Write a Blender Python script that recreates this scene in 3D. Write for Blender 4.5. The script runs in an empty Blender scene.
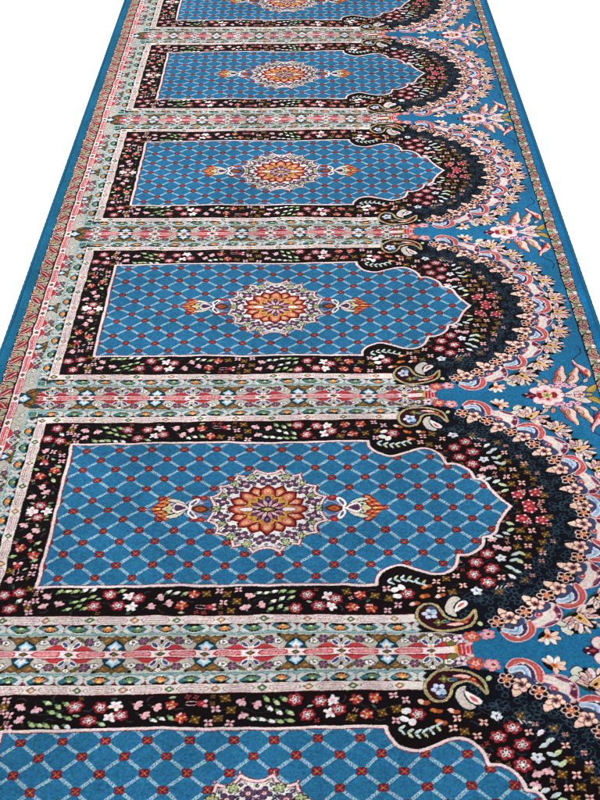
import bpy, math, random
import numpy as np

rng = np.random.default_rng(7)
random.seed(7)
sc = bpy.context.scene

# ----------------------------------------------------------------------------
# The carpet's design.  All design units are millimetres on the carpet:
# u runs across the carpet (0..1250), V along it, V=0 on the middle of a divider,
# V=353 on the middle of a prayer panel.  Half a repeat is drawn and mirrored,
# as a weaver's cartoon is; the cartoon is then woven knot by knot.
# ----------------------------------------------------------------------------
PX = 0.6                       # cartoon cell, mm
WID, REP = 1250.0, 706.0
HALF = REP / 2
PAD = 42.0
NU = int(WID / PX) + 1
NV = int((HALF + 2 * PAD) / PX) + 1
UU = (np.arange(NU) + 0.5) * PX
VV = (np.arange(NV) + 0.5) * PX - PAD
img = np.zeros((NV, NU, 3), np.float32)
pid = np.zeros((NV, NU), np.uint8)
cur = [None]                   # part the next shapes belong to
GAIN = 0.66


def c(r, g, b):
    a = np.array([r, g, b], float) / 255
    l = np.where(a <= 0.04045, a / 12.92, ((a + 0.055) / 1.055) ** 2.4)
    return (l * GAIN).astype(np.float32)


BLUE = c(38, 106, 147); EDGE = c(24, 97, 131); SPAN = c(32, 109, 153)
BLACK = c(17, 10, 13); NAVY = c(11, 14, 25)
CREAM = c(224, 214, 208); OUTL = c(232, 212, 212); WHITE = c(238, 232, 230)
GREY = c(182, 178, 168); BEIGE = c(190, 180, 166)
RED = c(182, 54, 62); DRED = c(122, 26, 38); MRED = c(150, 42, 50); LRED = c(214, 98, 106)
ORANGE = c(222, 118, 52); RUST = c(176, 78, 44); GOLD = c(214, 162, 66); YEL = c(232, 190, 90)
PEACH = c(240, 200, 186); PINK = c(230, 184, 190); ROSE = c(226, 150, 160)
PURP = c(74, 50, 80); PLUM = c(100, 40, 66); SLATE = c(70, 84, 116)
GREEN = c(86, 128, 82); PGREEN = c(196, 208, 164); DGREEN = c(38, 62, 46)
LAT = c(166, 196, 208); LBLUE = c(150, 192, 222); TEAL = c(20, 104, 128); LTEAL = c(112, 176, 184)
BROWN = c(114, 84, 48); DBROWN = c(70, 44, 24); TANG = c(214, 138, 86); OLIVE = c(112, 104, 50); INK = c(13, 9, 14)
LOOP = c(54, 76, 90)


def put(sl, m, col):
    img[sl][m] = col
    if cur[0] is not None:
        pid[sl][m] = cur[0]


def box(pts, pad=0.0):
    x0, y0 = pts.min(0) - pad; x1, y1 = pts.max(0) + pad
    i0 = max(0, int((y0 + PAD) / PX) - 1); i1 = min(NV, int((y1 + PAD) / PX) + 2)
    j0 = max(0, int(x0 / PX) - 1); j1 = min(NU, int(x1 / PX) + 2)
    if i1 <= i0 or j1 <= j0:
        return None
    return (slice(i0, i1), slice(j0, j1)), UU[j0:j1][None, :], VV[i0:i1][:, None]


def curve(pts, closed=True, k=6):
    p = np.asarray(pts, float); n = len(p); out = []
    rngn = n if closed else n - 1
    for i in range(rngn):
        if closed:
            a, b, d, e = p[i - 1], p[i], p[(i + 1) % n], p[(i + 2) % n]
        else:
            a, b, d, e = p[max(i - 1, 0)], p[i], p[i + 1], p[min(i + 2, n - 1)]
        for t in np.arange(k) / k:
            out.append(0.5 * (2 * b + (d - a) * t + (2 * a - 5 * b + 4 * d - e) * t * t + (3 * b - a - 3 * d + e) * t ** 3))
    if not closed:
        out.append(p[-1])
    return np.array(out)


def X(pts, T):
    """local (s along, n outward) -> design; T = (u, V, angle, scale_s, scale_n)"""
    p = np.asarray(pts, float).reshape(-1, 2)
    if T is None:
        return p
    u, v, a, ss, sn = T
    s, n = p[:, 0] * ss, p[:, 1] * sn
    ca, sa = math.cos(a), math.sin(a)
    return np.stack([u + ca * s - sa * n, v + sa * s + ca * n], 1)


def inside(p, x, y):
    m = np.zeros(np.broadcast(x, y).shape, bool)
    q = np.roll(p, -1, 0)
    for (x1, y1), (x2, y2) in zip(p, q):
        if y1 == y2:
            continue
        m ^= ((y1 > y) != (y2 > y)) & (x < (x2 - x1) * (y - y1) / (y2 - y1) + x1)
    return m


def S(pts, w, col, T=None, sm=False, closed=False):
    if sm:
        pts = curve(pts, closed)
    elif closed:
        pts = list(pts) + [pts[0]]
    p = X(pts, T)
    b = box(p, w)
    if b is None:
        return
    sl, x, y = b
    d = np.full(np.broadcast(x, y).shape, 1e9)
    for (x1, y1), (x2, y2) in zip(p[:-1], p[1:]):
        dx, dy = x2 - x1, y2 - y1
        L = dx * dx + dy * dy + 1e-9
        t = np.clip(((x - x1) * dx + (y - y1) * dy) / L, 0, 1)
        np.minimum(d, (x - x1 - t * dx) ** 2 + (y - y1 - t * dy) ** 2, out=d)
    put(sl, d < (w / 2) ** 2, col)


def P(pts, col, T=None, sm=False, o=None):
    if sm:
        pts = curve(pts)
    if o is not None:
        S(pts, o[1] * 2, o[0], T, closed=True)
    p = X(pts, T)
    b = box(p)
    if b is None:
        return
    sl, x, y = b
    put(sl, inside(p, x, y), col)


def E(s, n, rs, rn, col, T=None, rot=0.0, o=None, k=22):
    t = np.arange(k) * 2 * math.pi / k
    a, b = rs * np.cos(t), rn * np.sin(t)
    cr, sr = math.cos(rot), math.sin(rot)
    P(np.stack([s + cr * a - sr * b, n + sr * a + cr * b], 1), col, T, o=o)


def Rr(u0, u1, v0, v1, col):
    P([(u0, v0), (u1, v0), (u1, v1), (u0, v1)], col)


def AT(u, v, a=0.0, s=1.0, n=None):
    return (u, v, a, s, s if n is None else n)


def jit(v, d):
    return v + random.uniform(-d, d)


# ---- small motifs -----------------------------------------------------------
def petals(T, n, r0, rl, rw, col, o=None, a0=0.0):
    for k in range(n):
        a = a0 + k * 2 * math.pi / n
        E(r0 * math.cos(a), r0 * math.sin(a), rl, rw, col, T, rot=a, o=o)


def red_flower(u, v, s=1.0):
    T = AT(u, v, random.uniform(0, 6), s * .93)
    petals(T, 6, 8.4, 5.0, 4.8, DRED, a0=.2)
    petals(T, 6, 8.2, 4.4, 3.9, MRED, a0=.2)
    E(0, 0, 8, 8, MRED, T)
    petals(T, 5, 4.8, 3.9, 2.6, c(240, 214, 214), a0=.4)
    petals(T, 5, 4.8, 2.6, 1.3, INK, a0=.4)
    E(0, 0, 1.6, 1.6, WHITE, T)


def pink_three(u, v, s=1.0):
    T = AT(u, v, random.choice([0.3, 1.2, 2.0, 4.0]), s * .95)
    for a in (-1.0, 0, 1.0):
        E(4.4 * math.cos(a), 5.6 * math.sin(a), 5.2, 3.4, PINK, T, rot=a * .7)
    E(-4, 0, 3, 1.6, ROSE, T)
    S([(0, 1.6), (5, 2.4)], 1.0, ROSE, T); S([(0, -1.6), (5, -2.4)], 1.0, ROSE, T)
    S([(-5, 0), (-13, -3)], 1.0, DGREEN, T)


def pink_four(u, v, col=None, s=1.0):
    T = AT(u, v, math.pi / 4 + random.uniform(-.15, .15), s * .92)
    petals(T, 4, 5.2, 3.3, 2.3, col if col is not None else PINK)
    E(0, 0, 1.8, 1.8, MRED, T)


def brown_flower(u, v):
    T = AT(u, v, math.pi / 4 + random.uniform(-.3, .3))
    petals(T, 4, 5.4, 3.6, 2.0, c(122, 82, 40))
    petals(T, 4, 6.4, 1.6, .8, c(164, 124, 66))
    petals(T, 4, 5.0, 2.2, .8, c(96, 84, 40), a0=math.pi / 4)
    E(0, 0, 1.6, 1.6, GOLD, T)


def bud(u, v, s=1.0):
    T = AT(u, v, random.uniform(.2, 1.1), s)
    S([(-9, -2), (0, 0)], 1.1, DGREEN, T)
    P([(-5, 0), (0, 3.6), (7, 0), (0, -3.6)], random.choice([PGREEN, WHITE, c(170, 190, 130)]), T, sm=True)
    E(-5, 0, 3.2, 2, GREEN, T)


def bloom(u, v):
    T = AT(u, v, random.uniform(0, 6))
    for k in range(5):
        a = k * 1.15 - 1.2
        E(5.5 * math.cos(a), 5.5 * math.sin(a), 5.4, 3.3, WHITE, T, rot=a)
    E(0, 0, 3, 3, PINK, T)


def small_red(u, v):
    T = AT(u, v, random.uniform(0, 6))
    petals(T, 5, 6, 4.6, 3.4, c(166, 52, 44))
    petals(T, 3, 6, 2.4, 1.4, PINK, a0=.6)
    E(6, -5, 3.4, 2.2, PINK, T)
    E(0, 0, 2.4, 2.4, GOLD, T)


def red_tails(u, v, a=0.0):
    T = AT(u, v, a)
    for k in (-1, 1):
        S([(-4, k * 3), (-15, k * 4), (-20, k * 2)], 1.0, PINK, T, sm=True)
    E(3, 0, 8, 6.4, MRED, T); E(9, 5, 3.4, 3, PINK, T); E(9, -5, 3.4, 3, PINK, T); E(3, 0, 3, 2.4, LRED, T)


# =========================== base grounds =====================================
PANEL, FIELD, MED, PENL, PENR, GARL, PAIS, FRAME, DIVI, SPANR, BLOSS, SIDE, EDGEL, STRIPE, EDGER = range(1, 16)
cur[0] = SPANR
img[:] = SPAN; pid[:] = SPANR
U2, V2 = np.meshgrid(UU, VV)
Vf = np.where(V2 > HALF, 2 * HALF - V2, np.abs(V2))       # folded distance from divider axis
ea, eb = 319.0, 310.0
er = np.sqrt(((U2 - 798) / (ea + 16)) ** 2 + ((HALF - Vf) / (eb + 16)) ** 2)

Rr(134, 806, -60, 420, GREY); pid[(U2 > 92) & (U2 < 806)] = DIVI
m = (U2 >= 798) & (er < 1)
img[m] = BLACK; pid[m] = PANEL
er2 = np.sqrt(((U2 - 800) / (ea + 16)) ** 2 + ((HALF - Vf) / (eb + 16)) ** 2)
m &= (er2 > 0.74 + 0.02 * np.sin(U2 / 9) * np.sin(V2 / 11)) & (U2 > 850)
img[m] = NAVY


def zone(u0, v0, col, part, u1=806):
    k = (U2 >= u0) & (U2 <= u1) & (Vf >= v0)
    img[k] = col; pid[k] = part


zone(-1, -1, GREY, DIVI)
zone(92, 41, c(64, 128, 140), FRAME)
zone(92, 42.5, c(150, 184, 184), FRAME)
zone(95, 44.5, c(122, 156, 158), FRAME)
zone(100, 52, c(52, 56, 58), FRAME)
zone(115, 64, DRED, FRAME)
zone(115.5, 65, CREAM, FRAME)
zone(133, 83, DRED, PANEL)
zone(134, 84, BLACK, PANEL)

# =========================== divider ==========================================
cur[0] = DIVI
P([(800, 41), (842, 40), (868, 33), (884, 15), (884, -15), (868, -33), (842, -40), (800, -41)], GREY)


def core_bar(T, L):
    """one red cartouche of the core stripe between two diamonds, lying along s"""
    P([(-L, 0), (-L + 7, 5.6), (L - 7, 5.6), (L, 0), (L - 7, -5.6), (-L + 7, -5.6)], RED, T)
    P([(-L + 5, 0), (-L + 10, 3.6), (L - 10, 3.6), (L - 5, 0), (L - 10, -3.6), (-L + 10, -3.6)], OUTL, T)
    S([(-L + 9, 1.9), (L - 9, 1.9)], 1.7, LRED, T); S([(-L + 9, -1.9), (L - 9, -1.9)], 1.7, LRED, T)
    S([(-L + 7, 0), (L - 7, 0)], 1.0, MRED, T)


def core_diamond(T, r=6.0, mid=None):
    P([(-r * 1.5, 0), (0, r), (r * 1.5, 0), (0, -r)], INK, T)
    P([(-r * .9, 0), (0, r * .62), (r * .9, 0), (0, -r * .62)], OLIVE if mid is None else mid, T)
    E(-r * 2.0, 0, 2.6, 2.6, WHITE, T); E(r * 2.0, 0, 2.6, 2.6, WHITE, T)


def star(T):
    """brown crown over a pale blue lily, n=0 on the edge of the core stripe"""
    P([(-17, 0), (-13, 9), (0, 21), (13, 9), (17, 0)], c(24, 60, 72), T, o=(INK, 1.4))
    for k in (-1, 1):
        P([(k * 2, 22), (k * 8, 17), (k * 13, 12), (k * 16, 17), (k * 19, 22), (k * 29, 27), (k * 27, 30), (k * 17, 27), (k * 11, 29), (k * 5, 26)], BROWN, T, o=(c(30, 46, 40), 1.5))
        E(k * 13, 22, 4.5, 1.6, c(168, 122, 60), T, rot=-k * .5)
        E(k * 27, 28.5, 4.0, 1.8, INK, T, rot=k * .5)
    P([(0, 32), (5, 26), (0, 21), (-5, 26)], BROWN, T, o=(INK, 1.2))
    P([(0, 19), (4, 13), (11, 8), (7, 4), (5, 0), (-5, 0), (-7, 4), (-11, 8), (-4, 13)], c(166, 200, 220), T, o=(c(24, 90, 120), 1.3))
    P([(0, 15), (3, 9), (7, 7), (3, 2), (-3, 2), (-7, 7), (-3, 9)], c(222, 228, 232), T)
    E(0, 2.6, 2.2, 2.2, ORANGE, T)


def ring_flower(T, s, n):
    for k in range(5):
        a = k * 2 * math.pi / 5
        E(s + 5.2 * math.cos(a), n + 4.0 * math.sin(a), 3.8, 3.2, INK, T)
    for k in range(5):
        a = k * 2 * math.pi / 5
        E(s + 4.8 * math.cos(a), n + 3.6 * math.sin(a), 2.6, 2.2, WHITE, T)
    E(s, n, 2.6, 2.0, INK, T); E(s, n, 1.0, 1.0, GOLD, T)


def blossom(T):
    for k in (-1, 1):
        P([(k * 4, -1), (k * 43, -1), (k * 34, 4), (k * 27, 9.5), (k * 18, 11), (k * 6, 5)], c(176, 54, 60), T)
        S([(k * 8, .6), (k * 40, .6)], 1.0, DRED, T)
        ring_flower(T, k * 42, 16)
        q = AT(*X([(k * 27, 19)], T)[0], T[2], T[3], T[4])
        petals(q, 6, 4.8, 4.4, 3.6, INK)
        petals(q, 6, 4.6, 3.5, 2.6, c(88, 58, 84)); petals(q, 6, 4.6, 2.2, .8, c(156, 112, 130), a0=.5); E(0, 0, 1.4, 1.4, ROSE, q)
        E(k * 9, 11, 9, 4.8, WHITE, T, rot=k * .9, o=(INK, .9))
        E(k * 9, 11, 6.8, 3.1, c(66, 70, 116), T, rot=k * .9)
        E(k * 12, 25, 5.4, 2.4, BROWN, T, rot=-k * .5, o=(INK, 1.0))
        E(k * 17, 21, 4, 2, c(90, 100, 60), T, rot=k * .4, o=(INK, .7))
    E(0, 2, 4.4, 3.4, WHITE, T); E(0, 2, 2.0, 1.8, GOLD, T)
    E(0, 19, 2.2, 6, c(50, 34, 44), T)
    E(0, 26, 4.4, 3.8, WHITE, T, o=(INK, 1.2)); E(0, 26, 1.6, 1.5, ORANGE, T)


for sg in (1, -1):
    for k in range(0, 5):
        star(AT(198 + 138.6 * k, 8.5 * sg, 0, 1, sg))
        blossom(AT(267.3 + 138.6 * k, 8.5 * sg, 0, 1, sg))
    blossom(AT(128.5, 8.5 * sg, 0, .92, sg))
    ring_flower(AT(0, 0), 846, 24 * sg)
    E(858, 30 * sg, 8, 2.6, PURP, rot=-.5 * sg)
    E(853, 14 * sg, 8, 5, OLIVE, o=(DBROWN, 1))
Rr(69, 868, -8.6, 8.6, DRED)
Rr(69, 868, -7.4, 7.4, OUTL)
for k in range(-1, 10):
    core_bar(AT(163.5 + 69.3 * k, 0), 25)
    core_diamond(AT(198 + 69.3 * k, 0), 5.4)
Rr(858, 866, -9, 9, GOLD)
P([(864, -11), (870, -14), (878, -13), (883, -8), (883, 8), (878, 13), (870, 14), (864, 11)], RED, o=(DRED, 1.2))
for uu in (868, 874, 880):
    S([(uu, -10), (uu + 1, 0), (uu, 10)], 1.4, PINK, sm=True)

# =========================== panel frame ======================================
cur[0] = FRAME


def tulip(T, col):
    """small tulip of the guard band; n=0 on the band's middle, n>0 towards the panel"""
    P([(-17, 5), (-10, -4), (0, -10), (10, -4), (17, 5), (9, 9), (-9, 9)], INK, T, sm=True)
    P([(-18, 3), (-10, -5), (-5, 3), (-11, 6)], c(52, 108, 124), T, sm=True)
    P([(18, 3), (10, -5), (5, 3), (11, 6)], c(52, 108, 124), T, sm=True)
    S([(-17, 0), (-8, -7.5), (0, -9.2), (8, -7.5), (17, 0)], 1.9, c(208, 208, 196), T, sm=True)
    for a in (-1.05, -.5, 0, .5, 1.05):
        E(7 * math.sin(a), 4 - 6.4 * math.cos(a), 4.4, 1.9, col, T, rot=a + math.pi / 2)
    E(0, 3, 3.0, 2.2, c(226, 196, 120) if col is TANG else PGREEN, T)
    S([(-4, 5.5), (4, 5.5)], 1.2, DGREEN, T)


def knot(T):
    P([(0, -4), (7, -10.5), (14, -8), (7, 0), (15, 7), (7, 10), (0, 4), (-7, 10), (-15, 7), (-7, 0), (-14, -8), (-7, -10.5)], c(198, 198, 192), T, o=(c(60, 80, 86), .9))
    P([(-4.4, 10), (0, 2), (4.4, 10)], INK, T)
    E(0, 6.6, 1.8, 1.8, MRED, T); E(0, -1, 1.5, 1.5, SLATE, T); E(8, 5, 2, 1.4, LBLUE, T); E(-8, 5, 2, 1.4, LBLUE, T)


k = 0
uu = 140.0
while uu < 800:
    tulip(AT(uu, 54.5), c(104, 134, 98) if k % 2 else TANG)
    knot(AT(uu + 22.6, 54.5))
    uu += 45.2; k += 1
for k, v in enumerate((326, 272, 217, 163, 109)):
    tulip(AT(105, v, -math.pi / 2, 1.05, 1), c(104, 134, 98) if k % 2 else TANG)
    knot(AT(105, v - 27, -math.pi / 2))
knot(AT(105, 353, -math.pi / 2))
P([(96, 46), (116, 46), (112, 56), (104, 64), (96, 62)], c(44, 118, 150)); E(104, 53, 6, 5, GREEN, o=(INK, 1))
S([(96, 60), (112, 60), (112, 46)], 1.6, CREAM)


def cream_bar(T, L):
    for w, col in ((6.2, c(146, 100, 108)), (5.0, c(232, 220, 216)), (3.0, c(158, 114, 122)), (1.8, c(232, 220, 216))):
        P([(-L + (5.6 - w) * 2, 0), (-L + 6, w), (L - 6, w), (L - (5.6 - w) * 2, 0), (L - 6, -w), (-L + 6, -w)], col, T)
    S([(-L + 9, 0), (L - 9, 0)], .7, c(158, 124, 130), T)


def cream_diamond(T, col):
    P([(-8, 0), (0, 7), (8, 0), (0, -7)], DBROWN, T)
    P([(-6, 0), (0, 5.2), (6, 0), (0, -5.2)], col, T)
    P([(-2.8, 0), (0, 2.6), (2.8, 0), (0, -2.6)], CREAM, T)


k = 0
for k in range(-1, 9):
    u0 = 222 + 68.3 * k
    cream_diamond(AT(u0, 74.3), GREEN if k % 2 else c(206, 150, 110))
    if u0 + 34 < 800:
        cream_bar(AT(u0 + 34.1, 74.3), 24)
for k, v in enumerate((144.5, 214, 283.5, 353)):
    cream_diamond(AT(124.5, v, math.pi / 2), c(206, 150, 110) if k % 2 else GREEN)
    cream_bar(AT(124.5, v - 34.7, math.pi / 2), 24)
cream_diamond(AT(124.5, 75), OLIVE)

# =========================== black ground flowers =============================
cur[0] = PANEL


def stem(pts, col=DGREEN):
    S(pts, 1.0, col, sm=True)


for u0 in (150, 470, 640):
    stem([(u0, 100), (u0 + 30, 118), (u0 + 60, 108), (u0 + 90, 122), (u0 + 130, 112)], c(40, 52, 50))
for p in ((213, 106), (236, 111), (216, 133), (381, 104), (394, 126), (409, 111), (534, 100), (556, 106), (538, 126), (145, 172), (157, 283), (169, 301), (147, 315)):
    pink_three(*p)
for p in ((201, 147), (498, 115), (489, 142), (520, 143), (758, 94), (776, 104), (759, 143), (163, 176), (181, 207), (180, 188), (197, 122), (184, 116), (190, 94)):
    pink_four(*p)
for p in ((250, 99), (267, 107), (278, 102), (259, 117), (272, 123), (286, 129), (234, 142), (246, 143), (257, 143), (271, 146), (286, 146), (333, 143),
          (572, 96), (587, 102), (598, 97), (577, 114), (591, 121), (606, 123), (553, 135), (566, 135), (579, 138), (592, 139), (606, 138), (408, 138), (420, 135), (434, 134),
          (176, 264), (170, 120), (178, 222), (140, 232)):
    bud(*p)
for p in ((352, 105), (345, 130), (668, 102), (664, 127)):
    bloom(*p)
for p in ((292, 107), (314, 135), (330, 108), (361, 125), (613, 99), (631, 129), (650, 103), (677, 120), (159, 102), (145, 135), (169, 141)):
    red_flower(*p)
for p in ((432, 107), (449, 134), (703, 101), (732, 98), (717, 130), (174, 235), (150, 253)):
    small_red(*p)
red_tails(474, 104); red_tails(152, 206, math.pi / 2)
for p in ((187, 106), (510, 95), (519, 117), (503, 134), (469, 136), (695, 137), (740, 128), (762, 121), (186, 150), (142, 196)):
    brown_flower(*p)
for q in range(420):
    u, v = random.uniform(140, 742), random.uniform(90, 142)
    if q > 300:
        u, v = random.uniform(138, 184), random.uniform(150, 350)
    j = int(u / PX); i = int((v + PAD) / PX); r = 8
    if np.abs(img[i - r:i + r, j - r:j + r] - BLACK).sum() > 1e-3:
        continue
    q = random.random()
    T = AT(u, v, random.uniform(0, 6), .8)
    if q < .35:
        P([(-6, 0), (0, 3), (6, 0), (0, -3)], random.choice([c(110, 140, 90), c(170, 186, 150), c(60, 84, 70)]), T, sm=True)
    elif q < .6:
        petals(T, 4, 3.6, 2.4, 1.6, random.choice([c(150, 60, 56), c(190, 140, 130), c(120, 84, 44)]))
    else:
        S([(-8, -2), (0, 2), (8, -1)], 1.2, random.choice([c(52, 66, 70), c(80, 60, 64)]), T, sm=True)
red_flower(165, 336, .95); bloom(153, 351); bloom(178, 352)
# arch
for p in ((858, 120), (880, 120), (900, 112), (920, 140), (945, 150)):
    stem([p, (p[0] + 14, p[1] + 12), (p[0] + 24, p[1] + 8)], c(40, 60, 76))
for u, v in ((926, 157), (904, 175), (936, 190), (911, 206), (932, 228)):
    red_flower(u, v, 1.08)
for u, v in ((1003, 320), (1035, 314), (1019, 346)):
    T = AT(u, v, .5); petals(T, 5, 6.5, 5.2, 4.2, MRED); petals(T, 5, 10, 2.6, 2.2, PINK, a0=.6); E(0, 0, 3.4, 3.4, LRED, T)
for p in ((905, 135), (954, 215)):
    petals(AT(*p, .4), 5, 5.4, 4.4, 3.4, c(224, 224, 232)); E(*p, 2, 2, SLATE)
for p in ((949, 242), (966, 238), (945, 262)):
    pink_three(*p)
for p in ((848, 139), (841, 158), (884, 147), (874, 173), (948, 167)):
    pink_four(*p, c(240, 190, 180))
for p in ((996, 194), (1025, 228), (1003, 247), (989, 269), (1014, 287)):
    pink_four(*p, c(240, 190, 180))
for p in ((1046, 300), (1042, 340), (1012, 310), (1046, 258), (1020, 208), (1000, 172), (960, 150)):
    pink_four(*p, c(214, 150, 140), .8)
for p in ((865, 132), (857, 165), (1050, 322), (1022, 236), (985, 160), (940, 134), (998, 221), (984, 245), (1006, 268), (1028, 256), (1036, 275), (995, 289)):
    brown_flower(*p)
for p in ((965, 169), (976, 183), (966, 192), (983, 207), (974, 210), (978, 226), (988, 227), (942, 271), (956, 273), (970, 281), (979, 291), (980, 308)):
    T = AT(*p, random.choice([.5, -.5, 2.3])); P([(-8, 0), (0, 4), (8, 0), (0, -4)], random.choice([WHITE, c(200, 214, 214), PGREEN]), T, sm=True)
for k in range(3):
    S([(936 + 7 * k, 140 + 2 * k), (940 + 7 * k, 148)], 1.6, WHITE)
# rose and leaves by the notch of the field
red_flower(792, 130, 1.05)
for p in ((775, 124), (772, 140), (783, 146)):
    E(*p, 7.5, 5.5, WHITE, rot=random.uniform(0, 3))
for p in ((800, 106), (817, 124), (822, 146), (842, 124)):
    E(*p, 6, 4, random.choice([PEACH, ORANGE, WHITE]), rot=.6)
    E(p[0] + 7, p[1] + 2, 5, 4, c(170, 82, 50))
for k in range(6):
    T = AT(766 + k * 11, 160 + [0, 6, 7, 5, 0, -6][k], .2)
    E(0, 4, 6.4, 2.2, PGREEN if k % 2 else c(200, 214, 214), T, rot=.8); E(0, -4, 6.4, 2.2, c(200, 214, 214), T, rot=-.8)
stem([(760, 158), (790, 168), (820, 160)], DGREEN)
for q in range(420):
    t = random.uniform(.3, 1.57); qq = random.uniform(.42, .76)
    u = 798 + (ea + 16) * qq * math.sin(t); v = HALF - (eb + 16) * qq * math.cos(t)
    j = int(u / PX); i = int((v + PAD) / PX); r = 8
    if u < 860 or np.abs(img[i - r:i + r, j - r:j + r] - BLACK).sum() > 1e-3:
        continue
    T = AT(u, v, random.uniform(0, 6), .8)
    if random.random() < .5:
        S([(-8, -2), (0, 2), (8, -1)], 1.2, c(46, 60, 70), T, sm=True)
    else:
        petals(T, 4, 3.6, 2.4, 1.5, random.choice([c(150, 60, 56), c(190, 140, 130), c(120, 84, 44)]))
# faint line flowers on the navy
for t in np.linspace(0.16, 1.56, 15):
    for q in (0.80, 0.89):
        tt = t + (0.05 if q > .85 else 0)
        if tt > 1.6:
            continue
        u = 798 + (ea + 16) * q * math.sin(tt); v = HALF - (eb + 16) * q * math.cos(tt)
        if u < 880:
            continue
        T = AT(u + random.uniform(-4, 4), v + random.uniform(-4, 4), random.uniform(0, 6))
        for kk in range(random.choice([3, 4, 5])):
            a = kk * 1.256
            th = np.arange(10) * .628
            S(np.stack([9 * math.cos(a) + 5.4 * np.cos(th), 9 * math.sin(a) + 4.2 * np.sin(th)], 1), 1.1, LOOP, T, closed=True)
        S([(12, 0), (24, 5), (34, -2)], .9, LOOP, T, sm=True)

# =========================== garland ==========================================
cur[0] = GARL


def nrm(u, v):
    return math.atan2((v - HALF) / eb ** 2, (u - 798) / ea ** 2)


def out(u, v):
    """frame with s along the ring towards the panel axis and n outwards"""
    return AT(u, v, nrm(u, v) - math.pi / 2) if False else (u, v, nrm(u, v) + math.pi / 2, 1.0, -1.0)


def big_bud(u, v, s=1.0):
    T0 = out(u, v); T = (u, v, T0[2], s, -s)
    P([(-26, 0), (-20, -13), (0, -17), (20, -13), (26, 0), (21, 12), (10, 8), (0, 20), (-10, 8), (-21, 12)], INK, T, sm=True)
    E(-7, -13, 12, 5, DGREEN, T); E(9, -12, 10, 6, SLATE, T)
    for a, L, w in ((-1.75, 24, 4.2), (1.75, 24, 4.2), (-1.2, 27, 4.8), (1.2, 27, 4.8), (-.68, 29, 5.0), (.68, 29, 5.0)):
        ca, sa = math.cos(a), math.sin(a)
        pts = [(0, 0), (L * .35, w * .8), (L * .75, w), (L, 0), (L * .75, -w * .5), (L * .35, -w * .7)]
        col = random.choice([c(238, 222, 220), c(236, 196, 190), c(236, 214, 204), c(226, 190, 188), c(206, 206, 196)])
        pp = [(x * sa + y * ca, x * ca - y * sa - 9) for x, y in pts]
        P(pp, col, T, sm=True, o=(INK, 1.3))
        S([pp[0], ((pp[2][0] + pp[4][0]) / 2, (pp[2][1] + pp[4][1]) / 2)], 1.3, random.choice([c(206, 130, 110), ROSE, c(150, 90, 96)]), T)
    for a, L in ((-1.48, 17), (-.95, 20), (-.35, 25), (.35, 25), (.95, 20), (1.48, 17)):
        E((L - 3) * math.sin(a), (L - 3) * math.cos(a) - 6, 6, 1.8, random.choice([c(222, 168, 170), c(240, 212, 204), c(206, 160, 150)]), T, rot=math.pi / 2 - a, o=(c(60, 30, 40), 1.0))
    P([(-6, -8), (-5, 3), (0, 16), (5, 3), (6, -8), (0, -12)], PEACH, T, sm=True, o=(INK, 1.4))
    P([(-4, -6), (-3, 3), (0, 9), (3, 3), (4, -6), (0, -9)], c(222, 172, 92), T, sm=True)
    E(0, -3, 1.8, 2.8, INK, T); E(0, -11, 5, 3, INK, T); E(-14, 15, 2.6, 1.8, c(130, 140, 80), T); E(13, -8, 3, 2, WHITE, T)


def daisy(u, v, s=1.0):
    T0 = out(u, v); T = (u, v, T0[2], s, -s)
    E(0, 0, 15, 12, INK, T)
    for a in (-1.5, -.8, 0, .8, 1.5, 2.6):
        E(10 * math.sin(a), 9 * math.cos(a), 7.5, 3.6, random.choice([WHITE, PEACH]), T, rot=math.pi / 2 - a, o=(INK, .8))
    E(0, -1, 4.6, 4.2, ORANGE, T); E(0, -1, 1.8, 1.8, DBROWN, T)


def wave_white(u, v):
    T = out(u, v)
    E(0, -14, 30, 13, c(40, 32, 58), T); E(-14, -15, 9, 7, SLATE, T); E(14, -22, 12, 6, SLATE, T)
    P([(-29, 0), (-16, 12), (0, 16), (15, 12), (26, 1), (31, -13), (24, -17), (14, -4), (4, 4), (-8, 5), (-20, -3)], PLUM, T, sm=True, o=(c(232, 180, 184), 2.2))
    S([(-22, 3), (-6, 11), (8, 10), (20, -1)], 1.6, c(126, 104, 140), T, sm=True)
    P([(-33, 0), (-21, 7), (-7, 6), (5, 8), (14, 1), (18, -11), (30, -17), (27, -25), (11, -23), (1, -13), (-6, -8), (-18, -9), (-30, -9)], c(230, 218, 208), T, sm=True, o=(c(222, 150, 160), 1.8))
    S([(-26, -1), (-8, 0), (5, 2), (11, -8), (22, -19)], 1.2, c(200, 186, 196), T, sm=True)
    E(-5, -15, 6.4, 5.4, c(176, 60, 66), T, o=(PINK, 1.4)); E(-5, -15, 2.4, 2, PINK, T); E(-26, -2, 3.4, 3, PINK, T); E(21, -20, 3.4, 2.4, ROSE, T)
    E(9, 11, 3.2, 2.2, WHITE, T); E(20, 3, 2.4, 2, PINK, T)


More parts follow.
